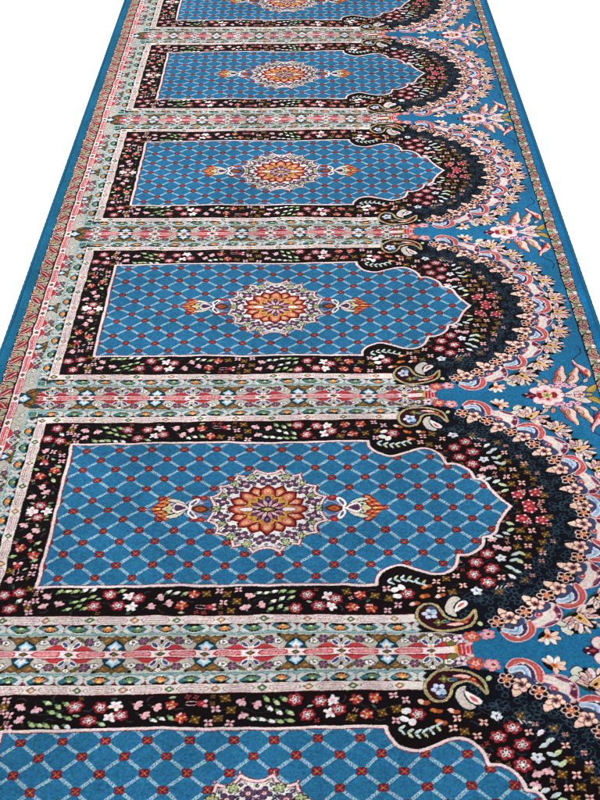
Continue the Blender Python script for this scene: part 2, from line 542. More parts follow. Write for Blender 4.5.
def wave_red(u, v):
    T = out(u, v)
    E(0, -12, 28, 13, c(44, 36, 62), T); E(-16, -17, 9, 6, SLATE, T)
    P([(-27, -12), (-24, 6), (-9, 15), (8, 15), (22, 7), (29, -6), (31, -18), (24, -14), (15, 0), (3, 8), (-9, 7), (-18, -6)], c(186, 80, 80), T, sm=True, o=(c(236, 186, 186), 2.2))
    S([(-20, 0), (-8, 10), (8, 11), (20, 2), (26, -12)], 1.4, c(216, 120, 110), T, sm=True)
    P([(-18, -6), (-8, 6), (3, 6), (13, -1), (20, -13), (12, -22), (2, -16), (-8, -14)], c(62, 48, 88), T, sm=True)
    S([(-19, -5), (-8, 6), (3, 6), (14, -1), (22, -14)], 1.6, c(238, 204, 204), T, sm=True)
    P([(-22, -12), (-12, -4), (-3, 0), (5, -4), (12, -15), (22, -20), (16, -27), (5, -20), (-1, -10), (-9, -11), (-19, -19)], c(170, 200, 226), T, sm=True, o=(WHITE, 1.8))
    S([(-14, -10), (-3, -5), (6, -13), (13, -21)], 1.5, c(104, 128, 186), T, sm=True)
    E(-4, -20, 5.4, 5, OLIVE, T, o=(INK, 1.2)); E(-4, -20, 2.4, 2.2, c(190, 110, 50), T); E(-7, 5, 2.6, 2, WHITE, T); E(24, -22, 3, 2.4, WHITE, T)


def peach(u, v):
    T = out(u, v)
    E(2, 12, 17, 10, c(62, 72, 108), T)
    P([(-6, -4), (-10, -16), (-3, -27), (4, -17), (6, -6)], c(244, 206, 186), T, sm=True, o=(INK, 1.2))
    for k in range(5):
        a = .3 + k * 1.2566
        E(8.6 * math.cos(a), 8.6 * math.sin(a), 6.8, 5.8, c(232, 172, 158), T, rot=a, o=(INK, 1.2))
        E(9.4 * math.cos(a), 9.4 * math.sin(a), 5.0, 3.8, c(250, 222, 206), T, rot=a)
    petals(T, 5, 4.6, 3.0, 2.2, RUST, a0=.3); E(0, 0, 5.0, 4.6, c(84, 70, 88), T); E(0, 0, 2.2, 2.2, INK, T)


def pansy(u, v):
    T = out(u, v)
    petals(T, 5, 8.8, 6.6, 6.2, INK, a0=-1.2)
    petals(T, 5, 8.8, 6.0, 5.5, c(244, 208, 196), a0=-1.2)
    petals(T, 5, 8.8, 4.3, 3.9, c(40, 14, 22), a0=-1.2)
    petals(T, 5, 4.4, 2.6, 1.8, c(206, 104, 60), a0=-1.2); E(0, 0, 2.6, 2.4, c(230, 160, 120), T); E(11, 5, 1.6, 1.4, c(230, 190, 110), T)


for p, s in (((1064, 68), 1.12), ((1106, 114), .95), ((1137, 181), 1.08), ((1163, 242), .95), ((1174, 323), 1.05)):
    big_bud(*p, s * 1.24)
daisy(1005, 30, 1.15)
daisy(1146, 206, .55); daisy(1169, 283, .6); daisy(1120, 142, .5)
for p in ((1038, 48), (1030, 66)):
    P(curve([(p[0] - 8, p[1] + 10), (p[0] - 9, p[1] - 6), (p[0] + 2, p[1] - 15), (p[0] + 9, p[1] - 8), (p[0] + 1, p[1] - 2), (p[0] + 2, p[1] + 8)]), c(216, 212, 200), o=(INK, 1.4))
for p in ((963, 44), (1011, 78), (1060, 120), (1097, 168), (1122, 230), (1138, 292), (1143, 353)):
    T = out(*p); E(0, -12, 34, 18, c(26, 20, 34), T)
for p in ((1011, 72), (1096, 166), (1137, 287)):
    wave_white(*p)
for p in ((962, 38), (1058, 116), (1120, 228), (1143, 346)):
    wave_red(*p)
for p in ((951, 72), (996, 105), (1037, 141), (1069, 190), (1090, 244), (1106, 303), (1115, 353)):
    peach(*p)
for p in ((929, 63), (975, 87), (1015, 125), (1052, 167), (1083, 217), (1100, 275), (1110, 332)):
    pansy(*p)
# flowers that close the ring beside the divider's end
T = AT(866, 24); petals(T, 5, 6, 4.8, 3.6, c(236, 206, 216), o=(INK, .8)); E(0, 0, 3, 3, PURP, T)
T = AT(886, 29, .3); petals(T, 6, 8, 5.4, 4.4, c(204, 92, 74), o=(DRED, .9)); petals(T, 5, 4, 2.4, 1.8, PEACH); E(0, 0, 2, 2, ORANGE, T)
T = AT(910, 33, .5); petals(T, 5, 6.5, 6.6, 6, ROSE, o=(INK, .8)); E(0, 0, 7.5, 7, PINK, T); E(2, -1, 3.4, 2.6, MRED, T)
E(880, 12, 6, 3, PINK, rot=.3); E(902, 60, 4, 5, PGREEN, rot=.4)

# =========================== paisley ==========================================
cur[0] = PAIS
pa = curve([(898, 90), (894, 66), (878, 50), (852, 43), (830, 45), (815, 56), (806, 72), (807, 91), (818, 105), (833, 104), (842, 92), (847, 78), (857, 69), (872, 66), (885, 74)])
P(pa, c(48, 16, 26), o=(INK, 3.2))
S(pa, 4.0, c(204, 190, 140), closed=True)
S(pa, 1.0, BROWN, closed=True)
P(curve([(846, 60), (864, 56), (880, 62), (890, 76), (880, 68), (866, 62)]), MRED)
P(curve([(850, 56), (864, 53), (876, 58), (868, 60)]), PEACH)
E(880, 62, 4, 2, ORANGE, rot=.6)
T = AT(825, 82, .5)
petals(T, 5, 6.4, 6.0, 4.4, c(206, 214, 230)); petals(T, 5, 3.6, 2.4, 1.2, SLATE, a0=.6); E(9, 3, 5, 4, LBLUE, T); E(0, 0, 1.6, 1.6, INK, T)
E(828, 97, 7, 3, SLATE)
T = AT(836, 62); petals(T, 4, 4.4, 3.8, 3.0, OLIVE); E(0, 0, 2, 2, PGREEN, T); E(10, 2, 5, 4, c(150, 160, 110), T); E(10, 2, 2.6, 2, INK, T)
E(850, 63, 5, 3, TEAL)
P(curve([(866, 76), (855, 80), (849, 94), (855, 112), (867, 122), (876, 116), (866, 106), (862, 92)]), c(204, 196, 186), o=(INK, 1.2))
P(curve([(863, 86), (874, 92), (887, 104), (882, 112), (870, 106)]), WHITE, o=(INK, 1.6))
P(curve([(870, 95), (880, 103), (880, 108), (872, 103)]), c(204, 82, 84))

# =========================== field ============================================
cur[0] = FIELD
half_out = [(744, 199), (747, 182), (760, 162), (785, 152), (810, 162), (837, 175), (858, 172), (876, 154), (885, 126)]
lob2 = [(885, 126), (902, 125), (918, 113), (927, 98), (930, 81)]
lob3 = [(930, 81), (944, 77), (953, 66), (956, 54)]
lob4 = [(956, 54), (964, 36), (974, 16), (986, 0)]
chain = np.concatenate([curve(half_out, False), curve(lob2, False), curve(lob3, False), curve(lob4, False)])
up = np.stack([chain[:, 0], HALF - chain[:, 1]], 1)
dn = np.stack([chain[::-1, 0], HALF + chain[::-1, 1]], 1)
fld = np.concatenate([[(193.5, HALF - 199)], up, dn, [(193.5, HALF + 199)]])
P(fld, BLUE, o=(OUTL, 2.8))
S(fld, 5.6, OUTL, closed=True)
fi = inside(fld, UU[None, :], VV[:, None])
# inner red hairline, then lattice
before = img.copy()
S(fld, 8.6, DRED, closed=True)
S(fld, 5.2, OUTL, closed=True)
img[~fi] = before[~fi]
isblue = fi & (np.abs(img - BLUE).sum(2) < 1e-4)
A = (U2 - 224.0) / 60.2; B = (HALF - V2) / 59.2
for sgn in (1, -1):
    q = A + sgn * B
    d = (q - np.round(q)) * 42.2                       # mm from the line
    al = (A - sgn * B) * 42.2                          # mm along the line
    m1 = isblue & (np.abs(d) < 2.5)
    img[m1] = LAT
    ph = (al + d * 1.1) % 5.0
    m2 = isblue & (np.abs(d) < 1.15) & (ph < 2.6)
    img[m2] = c(40, 104, 150)
    m3 = isblue & (np.abs(d) > 2.0) & (np.abs(d) < 2.9) & (((al) % 4.0) < 1.1)
    img[m3] = c(70, 134, 172)
fmask = pid == FIELD
for ia in range(-1, 27):
    for ib in range(-13, 14):
        if (ia + ib) % 2:
            continue
        u = 224 + 30.1 * ia; v = HALF - 29.6 * ib
        if not (150 < u < 1010 and -60 < v < 420):
            continue
        keep = img.copy() if False else None
        j = int(u / PX); i = int((v + PAD) / PX)
        if not (0 <= j < NU and 0 <= i < NV) or not fmask[i, j]:
            continue
        i0, i1, j0, j1 = max(0, i - 20), i + 20, max(0, j - 20), j + 20
        back = img[i0:i1, j0:j1].copy(); bp = pid[i0:i1, j0:j1].copy()
        T = AT(u, v)
        petals(T, 4, 5.0, 4.4, 4.2, c(60, 14, 26), a0=.785); petals(T, 4, 5.0, 3.5, 3.0, c(138, 42, 50), a0=.785)
        petals(T, 4, 4.6, 2.6, 1.0, c(84, 18, 28), a0=0)
        E(0, 0, 3.0, 3.0, c(104, 24, 34), T)
        petals(T, 4, 3.6, 1.8, .8, c(186, 92, 70), a0=.785); E(0, 0, 1.3, 1.3, c(200, 140, 84), T)
        bad = (bp != FIELD) | (np.abs(back - OUTL).sum(2) < 1e-4)
        img[i0:i1, j0:j1][bad] = back[bad]; pid[i0:i1, j0:j1] = bp
# outline stays on top
# =========================== medallion ========================================
CU, CV = 562.0, HALF


def mirror4(f):
    for a in (1, -1):
        for b in (1, -1):
            f(a, b)


cusp = [(23, 113), (55, 98), (85, 65), (101, 33)]
allc = [(x, y) for x, y in cusp] + [(x, -y) for x, y in reversed(cusp)]
allc = allc + [(-x, -y) for x, y in allc]
ring = []
for i, p in enumerate(allc):
    q = allc[(i + 1) % len(allc)]
    mx, my = (p[0] + q[0]) / 2, (p[1] + q[1]) / 2
    L = math.hypot(mx, my); f = (L - 19) / L
    mx, my = mx * f, my * f
    for t in np.arange(8) / 8:
        ring.append(((1 - t) ** 2 * p[0] + 2 * t * (1 - t) * mx + t * t * q[0], (1 - t) ** 2 * p[1] + 2 * t * (1 - t) * my + t * t * q[1]))
TM = AT(CU, CV)
# pendants first (the medallion overlaps their stalks)
for a, part in ((-1, PENL), (1, PENR)):
    cur[0] = part
    T = (CU, CV, 0, a, 1)
    P([(98, 0), (104, 20), (120, 12), (134, 3), (134, -3), (120, -12), (104, -20)], c(60, 96, 140), T)
    for b in (1, -1):
        S([(103, 22 * b), (118, 16 * b), (134, 2 * b)], 1.4, ROSE, T, sm=True)
        E(114, 31 * b, 8, 6, MRED, T); E(114, 31 * b, 3, 2.4, c(190, 90, 60), T)
    P([(99, 0), (108, 9), (118, 11), (128, 6), (133, 0), (128, -6), (118, -11), (108, -9)], DBROWN, T, sm=True)
    P([(106, 0), (113, 6), (120, 6), (126, 0), (120, -6), (113, -6)], RUST, T, sm=True)
    E(116, 0, 4, 2.4, c(120, 60, 30), T)
    # tulip of orange flames
    P([(166, 0), (168, 22), (174, 37), (182, 31), (190, 22), (197, 10), (204, 0), (197, -10), (190, -22), (182, -31), (174, -37), (168, -22)], DRED, T)
    for b in (1, -1):
        for x, y, r in ((176, 28, 1.2), (184, 20, .8), (191, 11, .4), (175, 17, 1.0), (183, 9, .5)):
            E(x, y * b, 6.5, 3.8, random.choice([c(190, 88, 56), c(176, 66, 50), c(204, 120, 70)]), T, rot=-r * b * .6 + .0)
            E(x, y * b, 2.6, .9, c(226, 180, 110), T, rot=-r * b * .6); S([(x - 6, (y - 3) * b), (x + 5, (y - 3.6) * b)], 1.2, c(90, 24, 30), T)
    E(196, 0, 6, 3.6, ORANGE, T); E(189, 0, 5, 3, YEL, T)
    # lily
    for b in (1, -1):
        P([(139, 4 * b), (150, 20 * b), (164, 27 * b), (176, 24 * b), (168, 19 * b), (156, 14 * b), (148, 4 * b)], c(206, 206, 190), T, sm=True, o=(INK, 1.6))
        E(166, 9 * b, 7, 6, c(196, 202, 170), T, o=(INK, 1.2)); E(166, 9 * b, 3, 2.6, SLATE, T)
        # loop leaves
        P([(134, 1 * b), (138, 14 * b), (130, 27 * b), (122, 29 * b), (121, 21 * b), (128, 10 * b)], WHITE, T, sm=True, o=(INK, .8))
        P([(132, 8 * b), (134, 14 * b), (129, 22 * b), (125, 24 * b), (126, 18 * b)], SLATE, T, sm=True)
    P([(136, 0), (146, 10), (158, 15), (166, 0), (158, -15), (146, -10)], OUTL, T, sm=True, o=(INK, 1))
    P([(141, 0), (149, 6), (158, 9), (162, 0), (158, -9), (149, -6)], PURP, T, sm=True)
    P([(164, 0), (172, 7), (182, 0), (172, -7)], c(206, 200, 150), T, sm=True, o=(INK, 1)); E(173, 0, 3, 2, GOLD, T)
    S([(204, 0), (212, 0)], 2, PINK, T)
    E(134, 0, 3, 3, WHITE, T)

cur[0] = MED
for p in allc:
    L = math.hypot(*p); a = math.atan2(p[1], p[0])
    P([(0, -3.4), (11, 0), (0, 3.4)], c(236, 208, 204), (CU + p[0] * .99, CV + p[1] * .99, a, .9, .9), o=(PLUM, 1.3))
P(ring, c(230, 222, 218), TM, o=(PLUM, 4.0))
S(ring, 4.6, c(236, 206, 202), TM, closed=True)
S([(x * .968, y * .968) for x, y in ring], 1.5, PLUM, TM, closed=True)


def med(a, b):
    T = (CU, CV, 0, a, b)
    for p in cusp:
        q = (p[0] * .95, p[1] * .95); h = math.atan2(p[1], p[0])
        for g in (-.5, .5):
            S([q, (q[0] - 13 * math.cos(h + g), q[1] - 13 * math.sin(h + g))], 1.2, PLUM, T)
    for x, y in ((11, 82), (41, 72), (63, 53), (79, 20)):
        h = math.atan2(y, x)
        petals(AT(CU + a * x, CV + b * y, a * b * h), 4, 7.0, 6.0, 5.2, INK)
        petals(AT(CU + a * x, CV + b * y, a * b * h), 4, 7.0, 4.6, 3.6, c(86, 62, 98))
        petals(AT(CU + a * x, CV + b * y, a * b * h + .78), 4, 5.0, 2.6, 1.0, c(150, 70, 90))
        E(x, y, 3.4, 3.1, c(230, 214, 206), T, o=(INK, .8)); E(x, y, 1.6, 1.6, c(190, 110, 60) if x < 30 else MRED, T)
    for x, y in ((33, 92), (60, 74), (77, 38), (89, 1)):
        q = AT(CU + a * x, CV + b * y, a * b * math.atan2(y, x) + .78)
        petals(q, 4, 5.8, 4.6, 3.8, c(22, 34, 24)); petals(q, 4, 4.8, 3.0, 2.4, c(166, 180, 130)); E(0, 0, 2.2, 2.2, c(226, 220, 170), q); E(0, 0, 1, 1, DGREEN, q)
        h = math.atan2(y, x)
        S([(x - 7 * math.cos(h), y - 7 * math.sin(h)), (x - 15 * math.cos(h), y - 15 * math.sin(h))], 1.1, INK, T)
    for x, y in ((27, 84), (53, 66), (73, 47), (84, 10)):
        S([(x - 7, y + 4), (x, y), (x + 6, y - 5)], 1.4, c(70, 50, 70), T, sm=True)
    for x, y in ((26, 70), (47, 56), (66, 30), (68, 8), (4, 72)):
        E(x, y, 3.0, 2.6, c(92, 66, 100), T, o=(INK, 1.0)); E(x, y, 1.1, 1.0, WHITE, T)
    for x, y in ((0, 95), (21, 97), (50, 86), (74, 62), (92, 24), (26, 76), (54, 58), (74, 34)):
        P([(x - 4.2, y), (x, y + 4.4), (x + 4.2, y), (x, y - 4.4)], INK, T); E(x, y, 1.3, 1.3, c(150, 170, 190), T)


mirror4(med)
# rosette: sixteen flame petals with dark red rims
NPET = 16
for k in (1, 3, 5, 7, 9, 11, 13, 15, 0, 2, 4, 6, 8, 10, 12, 14):
    T = AT(CU, CV, k * 2 * math.pi / NPET, 1.0)
    P([(18, -10), (36, -15), (52, -14.5), (62, -10.5), (72, 0), (62, 10.5), (52, 14.5), (36, 15), (18, 10)], c(92, 16, 26), T)
    P([(18, -8), (36, -11.5), (51, -11.2), (59, -7.8), (66.5, 0), (59, 7.8), (51, 11.2), (36, 11.5), (18, 8)], c(160, 58, 50), T)
    P([(20, -6), (38, -9.4), (51, -9), (58, -5.6), (62, 0), (58, 5.6), (51, 9), (38, 9.4), (20, 6)], c(198, 116, 74) if k % 2 else c(186, 96, 74), T)
    E(50, 0, 8.2, 6.2, c(224, 168, 134), T); E(49, 0, 5.4, 3.4, c(192, 104, 66), T); E(50, 0, 3.2, 1.8, c(236, 200, 176), T)
    S([(36, -8), (44, -5), (54, -5)], 1.0, c(226, 150, 90), T, sm=True); S([(36, 8), (44, 5), (54, 5)], 1.0, c(226, 150, 90), T, sm=True)
E(0, 0, 39, 39, c(182, 108, 58), TM)
for k in range(NPET):
    T = AT(CU, CV, (k + .5) * 2 * math.pi / NPET)
    P([(22, -6), (34, -6.4), (43, 0), (34, 6.4), (22, 6)], c(196, 150, 76), T, sm=True); P([(24, -4), (34, -4), (39, 0), (34, 4), (24, 4)], c(174, 96, 52), T, sm=True)
    S([(24, 0), (37, 0)], 1.1, YEL, T)
for k in range(12):
    T = AT(CU, CV, k * 2 * math.pi / 12)
    P([(6, -3), (22, -7.4), (38, -3), (38, 3), (22, 7.4), (6, 3)], c(214, 170, 74), T, sm=True)
    P([(6, -3), (22, -5.8), (35, -1.5), (35, 1.5), (22, 5.8), (6, 3)], c(70, 40, 84) if k % 3 == 0 else c(92, 26, 60), T, sm=True)
    S([(20, -4), (31, 0), (20, 4)], 1.0, c(130, 96, 130), T)
E(0, 0, 23, 23, c(92, 26, 56), TM)
for k in range(12):
    T = AT(CU, CV, (k + .5) * 2 * math.pi / 12)
    P([(8, 0), (18, -3), (28, 0), (18, 3)], c(226, 176, 190) if k % 2 else c(240, 216, 216), T, sm=True, o=(c(80, 22, 50), .8))
    S([(12, 0), (25, 0)], 1.0, MRED, T)
for a in (0, math.pi):
    P([(28, -3.6), (40, -5), (50, 0), (40, 5), (28, 3.6)], WHITE, AT(CU, CV, a), sm=True, o=(c(92, 26, 56), 1.4))
for a in (math.pi / 2, -math.pi / 2):
    E(29, 0, 8, 5, c(60, 44, 92), AT(CU, CV, a), o=(INK, 1)); E(29, 0, 3, 2, c(150, 120, 150), AT(CU, CV, a))
P([(-20, 0), (-7, 8), (7, 8), (20, 0), (7, -8), (-7, -8)], INK, TM, sm=True)
P([(-14, 0), (-5, 5.4), (5, 5.4), (14, 0), (5, -5.4), (-5, -5.4)], c(150, 112, 60), TM, sm=True)
E(0, 0, 7, 4.2, c(224, 200, 150), TM); E(0, 0, 3, 1.8, c(176, 110, 70), TM)

# =========================== spandrel flower ==================================
cur[0] = BLOSS


def leaf(pts, col, edge):
    pts = [tuple(p) for p in pts]
    P(pts, col, sm=True, o=(c(40, 20, 40), 1.6))
    n = len(pts) // 2
    mid = [tuple(.68 * np.array(pts[i]) + .32 * np.array(pts[-i % len(pts)])) for i in range(n + 1)]
    P(curve(pts[:n + 1], False).tolist() + curve(mid[::-1], False).tolist(), edge)
    for w in (.5, .64):
        S([tuple(w * np.array(pts[i]) + (1 - w) * np.array(pts[-i % len(pts)])) for i in range(1, n)], 1.3, c(196, 140, 136), sm=True)


for b in (1, -1):
    S([(1166, 34 * b), (1180, 46 * b), (1184, 62 * b), (1174, 96 * b), (1170, 112 * b), (1176, 134 * b), (1192, 150 * b), (1196, 168 * b), (1190, 184 * b)], 2.4, c(34, 28, 62), sm=True)
    leaf([(1170, 128 * b), (1170, 108 * b), (1178, 88 * b), (1190, 66 * b), (1198, 62 * b), (1200, 84 * b), (1190, 100 * b), (1178, 112 * b)], c(240, 206, 200), c(140, 40, 76))
    E(1192, 82 * b, 4, 9, c(206, 96, 60), rot=-.3 * b); E(1186, 98 * b, 3, 5, PINK); E(1196, 72 * b, 2.4, 5, YEL)
    leaf([(1126, 38 * b), (1119, 52 * b), (1125, 66 * b), (1127, 80 * b), (1136, 92 * b), (1146, 106 * b), (1149, 94 * b), (1147, 78 * b), (1148, 60 * b), (1138, 44 * b)], c(234, 200, 188), c(166, 84, 76))
    leaf([(1152, 36 * b), (1148, 50 * b), (1154, 62 * b), (1156, 74 * b), (1164, 84 * b), (1174, 98 * b), (1178, 86 * b), (1174, 72 * b), (1173, 56 * b), (1163, 42 * b)], c(234, 206, 188), c(168, 120, 76))
    for x, y, r in ((1126, 30, 8), (1140, 36, 7), (1114, 34, 6), (1158, 32, 7), (1147, 27, 5.6), (1133, 46, 5)):
        E(x, y * b, r, r * .9, c(238, 190, 206), o=(c(84, 36, 84), 1.3)); E(x, y * b, r * .45, r * .4, c(190, 110, 150))
    E(1096, 38 * b, 8, 8, c(236, 206, 206), o=(INK, 1.4)); E(1096, 38 * b, 3.6, 3.6, c(170, 176, 110)); E(1096, 38 * b, 1.4, 1.4, MRED)
    P([(1126, 0), (1146, 11 * b), (1160, 24 * b), (1176, 31 * b), (1186, 24 * b), (1176, 12 * b), (1158, 2 * b)], c(234, 216, 208), sm=True, o=(c(50, 26, 40), 1.6))
    S([(1136, 4 * b), (1156, 14 * b), (1176, 24 * b)], 1.3, c(206, 180, 180), sm=True)
    P([(1180, 12 * b), (1186, 24 * b), (1202, 36 * b), (1201, 20 * b), (1193, 8 * b)], c(178, 142, 70), sm=True, o=(INK, 1.6))
    S([(1184, 14 * b), (1192, 22 * b), (1199, 32 * b)], 1.4, c(226, 200, 120), sm=True)
for b in (1, -1):
    for x, y, h in ((1106, 52, 1.9), (1158, 60, 1.2), (1132, 60, 1.6), (1186, 50, .9), (1092, 52, 2.3)):
        T = (x, y * b, h * b, 1, b)
        P([(-9, 0), (0, 4), (10, 0), (0, -4)], random.choice([c(232, 180, 172), c(214, 160, 120), c(220, 206, 190)]), T, sm=True, o=(c(50, 24, 44), 1.5))
        S([(-7, 0), (7, 0)], 1.2, c(160, 70, 76), T)
T = AT(1166, 0); petals(T, 5, 7.0, 5.8, 4.8, c(240, 206, 210), o=(c(110, 26, 46), 1.6)); E(0, 0, 4, 3.6, MRED, T); E(0, 0, 1.8, 1.6, YEL, T); E(18, 0, 7, 4, c(196, 166, 96), T, o=(INK, 1.2))
P([(1054, 0), (1062, 8), (1076, 11), (1086, 0), (1076, -11), (1062, -8)], c(60, 20, 44), sm=True, o=(INK, 1.4)); E(1070, 0, 6, 3, c(170, 60, 80)); E(1062, 6, 3, 2, PINK); E(1062, -6, 3, 2, PINK)
for x, y, r in ((1084, 17, 14), (1084, -17, 14), (1102, 25, 13), (1102, -25, 13), (1119, 15, 13), (1119, -15, 13), (1125, 0, 11)):
    E(x, y, r, r * .95, c(240, 204, 208), o=(c(96, 40, 70), 1.6))
for x, y, r in ((1084, 17, 14), (1084, -17, 14), (1102, 25, 13), (1102, -25, 13), (1119, 15, 13), (1119, -15, 13), (1125, 0, 10)):
    E(x, y, r * .78, r * .7, c(242, 222, 216)); E(x * .8 + 1102 * .2, y * .72, r * .5, r * .42, c(232, 160, 176))
E(1101, 0, 22, 16, c(236, 176, 186))
for k in range(6):
    E(15 * math.cos(k * 1.047 + .52), 12 * math.sin(k * 1.047 + .52), 6, 4, c(162, 40, 50), AT(1101, 0), rot=k * 1.047 + .52)
E(1086, 0, 6, 11, c(150, 34, 46)); E(1116, 0, 6, 11, c(150, 34, 46))
E(1101, 0, 11, 11, c(214, 206, 140)); petals(AT(1101, 0), 5, 6, 2.8, 2.0, c(110, 130, 70)); E(1101, 0, 3, 3, MRED)

# =========================== side borders =====================================
VH = Vf
for part, col, lo, hi in ((EDGEL, EDGE, -5, 23), (SIDE, BEIGE, 23, 69)):
    k = (U2 >= lo) & (U2 < hi); img[k] = col; pid[k] = part
k = (U2 >= 69) & (U2 < 92) & (Vf > 41); pid[k] = SIDE; img[k] = GREY
k = (U2 >= 92) & (U2 < 95) & (Vf > 41); img[k] = c(150, 184, 184); pid[k] = FRAME
cur[0] = SIDE


def meander(u, v, d, s=1.0):
    """one curled leaf of the running border; d=+1 opens towards +u"""
    T = (u, v, 0, d * s, s)
    S([(-15, -27), (-13, -12), (-4, -2), (9, 4), (13, 16), (8, 28), (-4, 31), (-15, 32)], 3.4, c(44, 22, 24), T, sm=True)
    P([(-14, -20), (-10, -26), (2, -19), (11, -6), (13, 10), (5, 10), (-7, 0)], c(238, 228, 218), T, sm=True, o=(INK, 2.0))
    P([(-13, -20), (-9, -24), (2, -17), (11, -5), (12, 8), (4, 8), (-7, -2)], c(142, 48, 52), T, sm=True)
    S([(-9, -18), (0, -9), (8, 3)], 1.7, c(236, 200, 186), T, sm=True)
    S([(-11, -15), (-4, -5), (3, 3)], 1.0, c(84, 16, 24), T, sm=True)
    P([(-14, 4), (-7, 5), (-1, 11), (-5, 19), (-13, 17)], c(186, 168, 140), T, sm=True, o=(INK, 1.8))
    P([(-12, 7), (-6, 9), (-5, 14), (-11, 14)], c(190, 66, 62), T, sm=True)
    S([(-14, 22), (-6, 20), (3, 15), (6, 21)], 1.8, c(74, 50, 30), T, sm=True)
    E(4, 20, 4.4, 3.6, c(178, 166, 104), T, o=(INK, 1.2)); E(8, -19, 4.6, 3.0, c(214, 186, 140), T, o=(c(74, 50, 30), 1.2)); E(8, -19, 1.6, 1.4, MRED, T)
    E(-11, 26, 4, 2.6, c(226, 150, 130), T, o=(INK, 1.2)); E(-3, 26, 2.6, 2.0, c(90, 110, 70), T)


def scallop_edge(u, d):
    for q in range(-60, 420, 1):
        pass
    for kk in range(-6, 46):
        v = 4.9 + kk * 9.8
        E(u, v, 4.2, 4.4, INK); 
    for kk in range(-6, 46):
        v = 4.9 + kk * 9.8
        E(u + d * 1.2, v, 3.9, 3.9, c(230, 220, 214))


scallop_edge(26, 1)
for kk in range(-1, 7):
    meander(38.5, 29.4 + 58.83 * kk, 1)
Rr(50.5, 53, -60, 420, INK)
Rr(53, 69.5, -60, 420, DRED)
Rr(54, 68.6, -60, 420, OUTL)
dv = [0, 84, 168, 250, 331]
for sg in (1, -1):
    for a, b in zip(dv[:-1], dv[1:]):
        core_bar(AT(61.3, (a + b) / 2 * sg, math.pi / 2, 1, .92), (b - a) / 2 - 9)
for v in (0, 84, 168, 250, 331):
    core_diamond(AT(61.3, v, math.pi / 2), 5)
core_bar(AT(61.3, 353, math.pi / 2, 1, .92), 10)
for v, s in ((192, .74), (353, .74)):
    star(AT(69.5, v, -math.pi / 2, s, .68) if False else (69.5, v, math.pi / 2, s, -.74))
for v in (137, 268):
    blossom((69.5, v, math.pi / 2, .9, -.8))
for v in (62,):
    T = (69.5, v, math.pi / 2, .8, -.72); ring_flower(T, 10, 16); ring_flower(T, -8, 20)
cur[0] = DIVI
star((69.5, 0, math.pi / 2, 1.1, -1.15))
E(76, 0, 6, 5, WHITE); E(76, 0, 2.4, 2.2, ORANGE)
for sg in (1, -1):
    E(90, 26 * sg, 13, 4, BROWN, rot=.7 * sg, o=(INK, 1.6)); E(104, 30 * sg, 9, 3, c(28, 72, 92), rot=.2 * sg, o=(INK, 1.2))
# right side stripe
for part, col, lo, hi in ((STRIPE, INK, 1203.5, 1206.5), (STRIPE, c(196, 190, 176), 1206.5, 1228), (EDGER, c(24, 110, 160), 1228, 1260)):
    k = (U2 >= lo) & (U2 < hi); img[k] = col; pid[k] = part
cur[0] = STRIPE
scallop_edge(1226, -1)
for kk in range(-1, 7):
    meander(1217, 29.4 + 58.83 * kk, -1, .74)
    T = AT(1213, 58.8 * kk); E(0, 0, 3.4, 5, c(120, 140, 90), T, rot=.5, o=(INK, 1)); S([(-5, 14), (6, 6), (2, -8)], 1.6, c(110, 40, 40), T, sm=True)

# ----------------------------------------------------------------------------
# Weaving: half cartoon -> full repeat -> knots
# ----------------------------------------------------------------------------
i0 = int(round(PAD / PX)); nh = int(round(HALF / PX))
halfc = img[i0:i0 + nh]; halfp = pid[i0:i0 + nh]
full = np.concatenate([halfc, halfc[::-1]]); fullp = np.concatenate([halfp, halfp[::-1]])
NFV, NFU = full.shape[:2]
KN = 1.2                                  # knot pitch, mm
nu = int(WID / KN); nv = int(round(REP / KN)); KV = REP / nv


def sample(ui, vi):
    """mean of the four cartoon cells round each knot, the knot wandering a little"""
    acc = 0
    for du, dv_ in ((-.3, -.3), (.3, -.3), (-.3, .3), (.3, .3)):
        j = np.clip(((ui + du) / PX).astype(int), 0, NFU - 1); i = (np.floor((vi + dv_) / (REP / NFV)).astype(int)) % NFV
        acc = acc + full[i, j]
    return acc / 4


gu = np.arange(nu + 1) * KN; gv = np.arange(nv) * KV
GU, GV = np.meshgrid(gu, gv)


def smooth(shape, n, reps):
    """soft random field, periodic along the carpet"""
    a = rng.normal(0, 1, shape)
    for _ in range(reps):
        for ax in (0, 1):
            a = sum(np.roll(a, q, ax) for q in range(-n, n + 1)) / (2 * n + 1)
    return a / a.std()


NVAR = 3                                  # three weavings, so neighbouring panels are not copies
KCs = []
for _v in range(NVAR):
    wu = rng.normal(0, .34, GU.shape) + .7 * smooth(GU.shape, 9, 2)
    wv = rng.normal(0, .34, GU.shape) + .7 * smooth(GU.shape, 9, 2)
    K_ = sample(GU + wu, GV + wv)
    yarn = 1 + rng.normal(0, .17, GU.shape) + .11 * smooth(GU.shape, 1, 1)
    streak = 1 + rng.normal(0, .03, (nv, 1)) + .05 * smooth(GU.shape, 24, 2)
    damp = 1 - .55 * np.clip(K_.mean(2) / .55, 0, 1)
    yarn = 1 + (yarn - 1) * damp
    K_ = K_ * np.clip(yarn, .42, 1.75)[..., None] * streak[..., None] * (1 + rng.normal(0, .08, K_.shape) + .06 * np.stack([smooth(GU.shape, 1, 1) for _ in range(3)], 2))
    KCs.append(np.clip(K_, .001, .9))
KC0 = sample(GU, GV)
KZ = rng.normal(0, .00018, GU.shape) + .0007 * np.sqrt(np.clip(KC0.mean(2), 0, .5)) + .0011 * smooth(GU.shape, 40, 3)
cj = np.clip(((gu[:-1] + KN / 2) / PX).astype(int), 0, NFU - 1); ci = np.clip(((gv + KV / 2) / (REP / NFV)).astype(int), 0, NFV - 1)
KP = fullp[ci][:, cj]

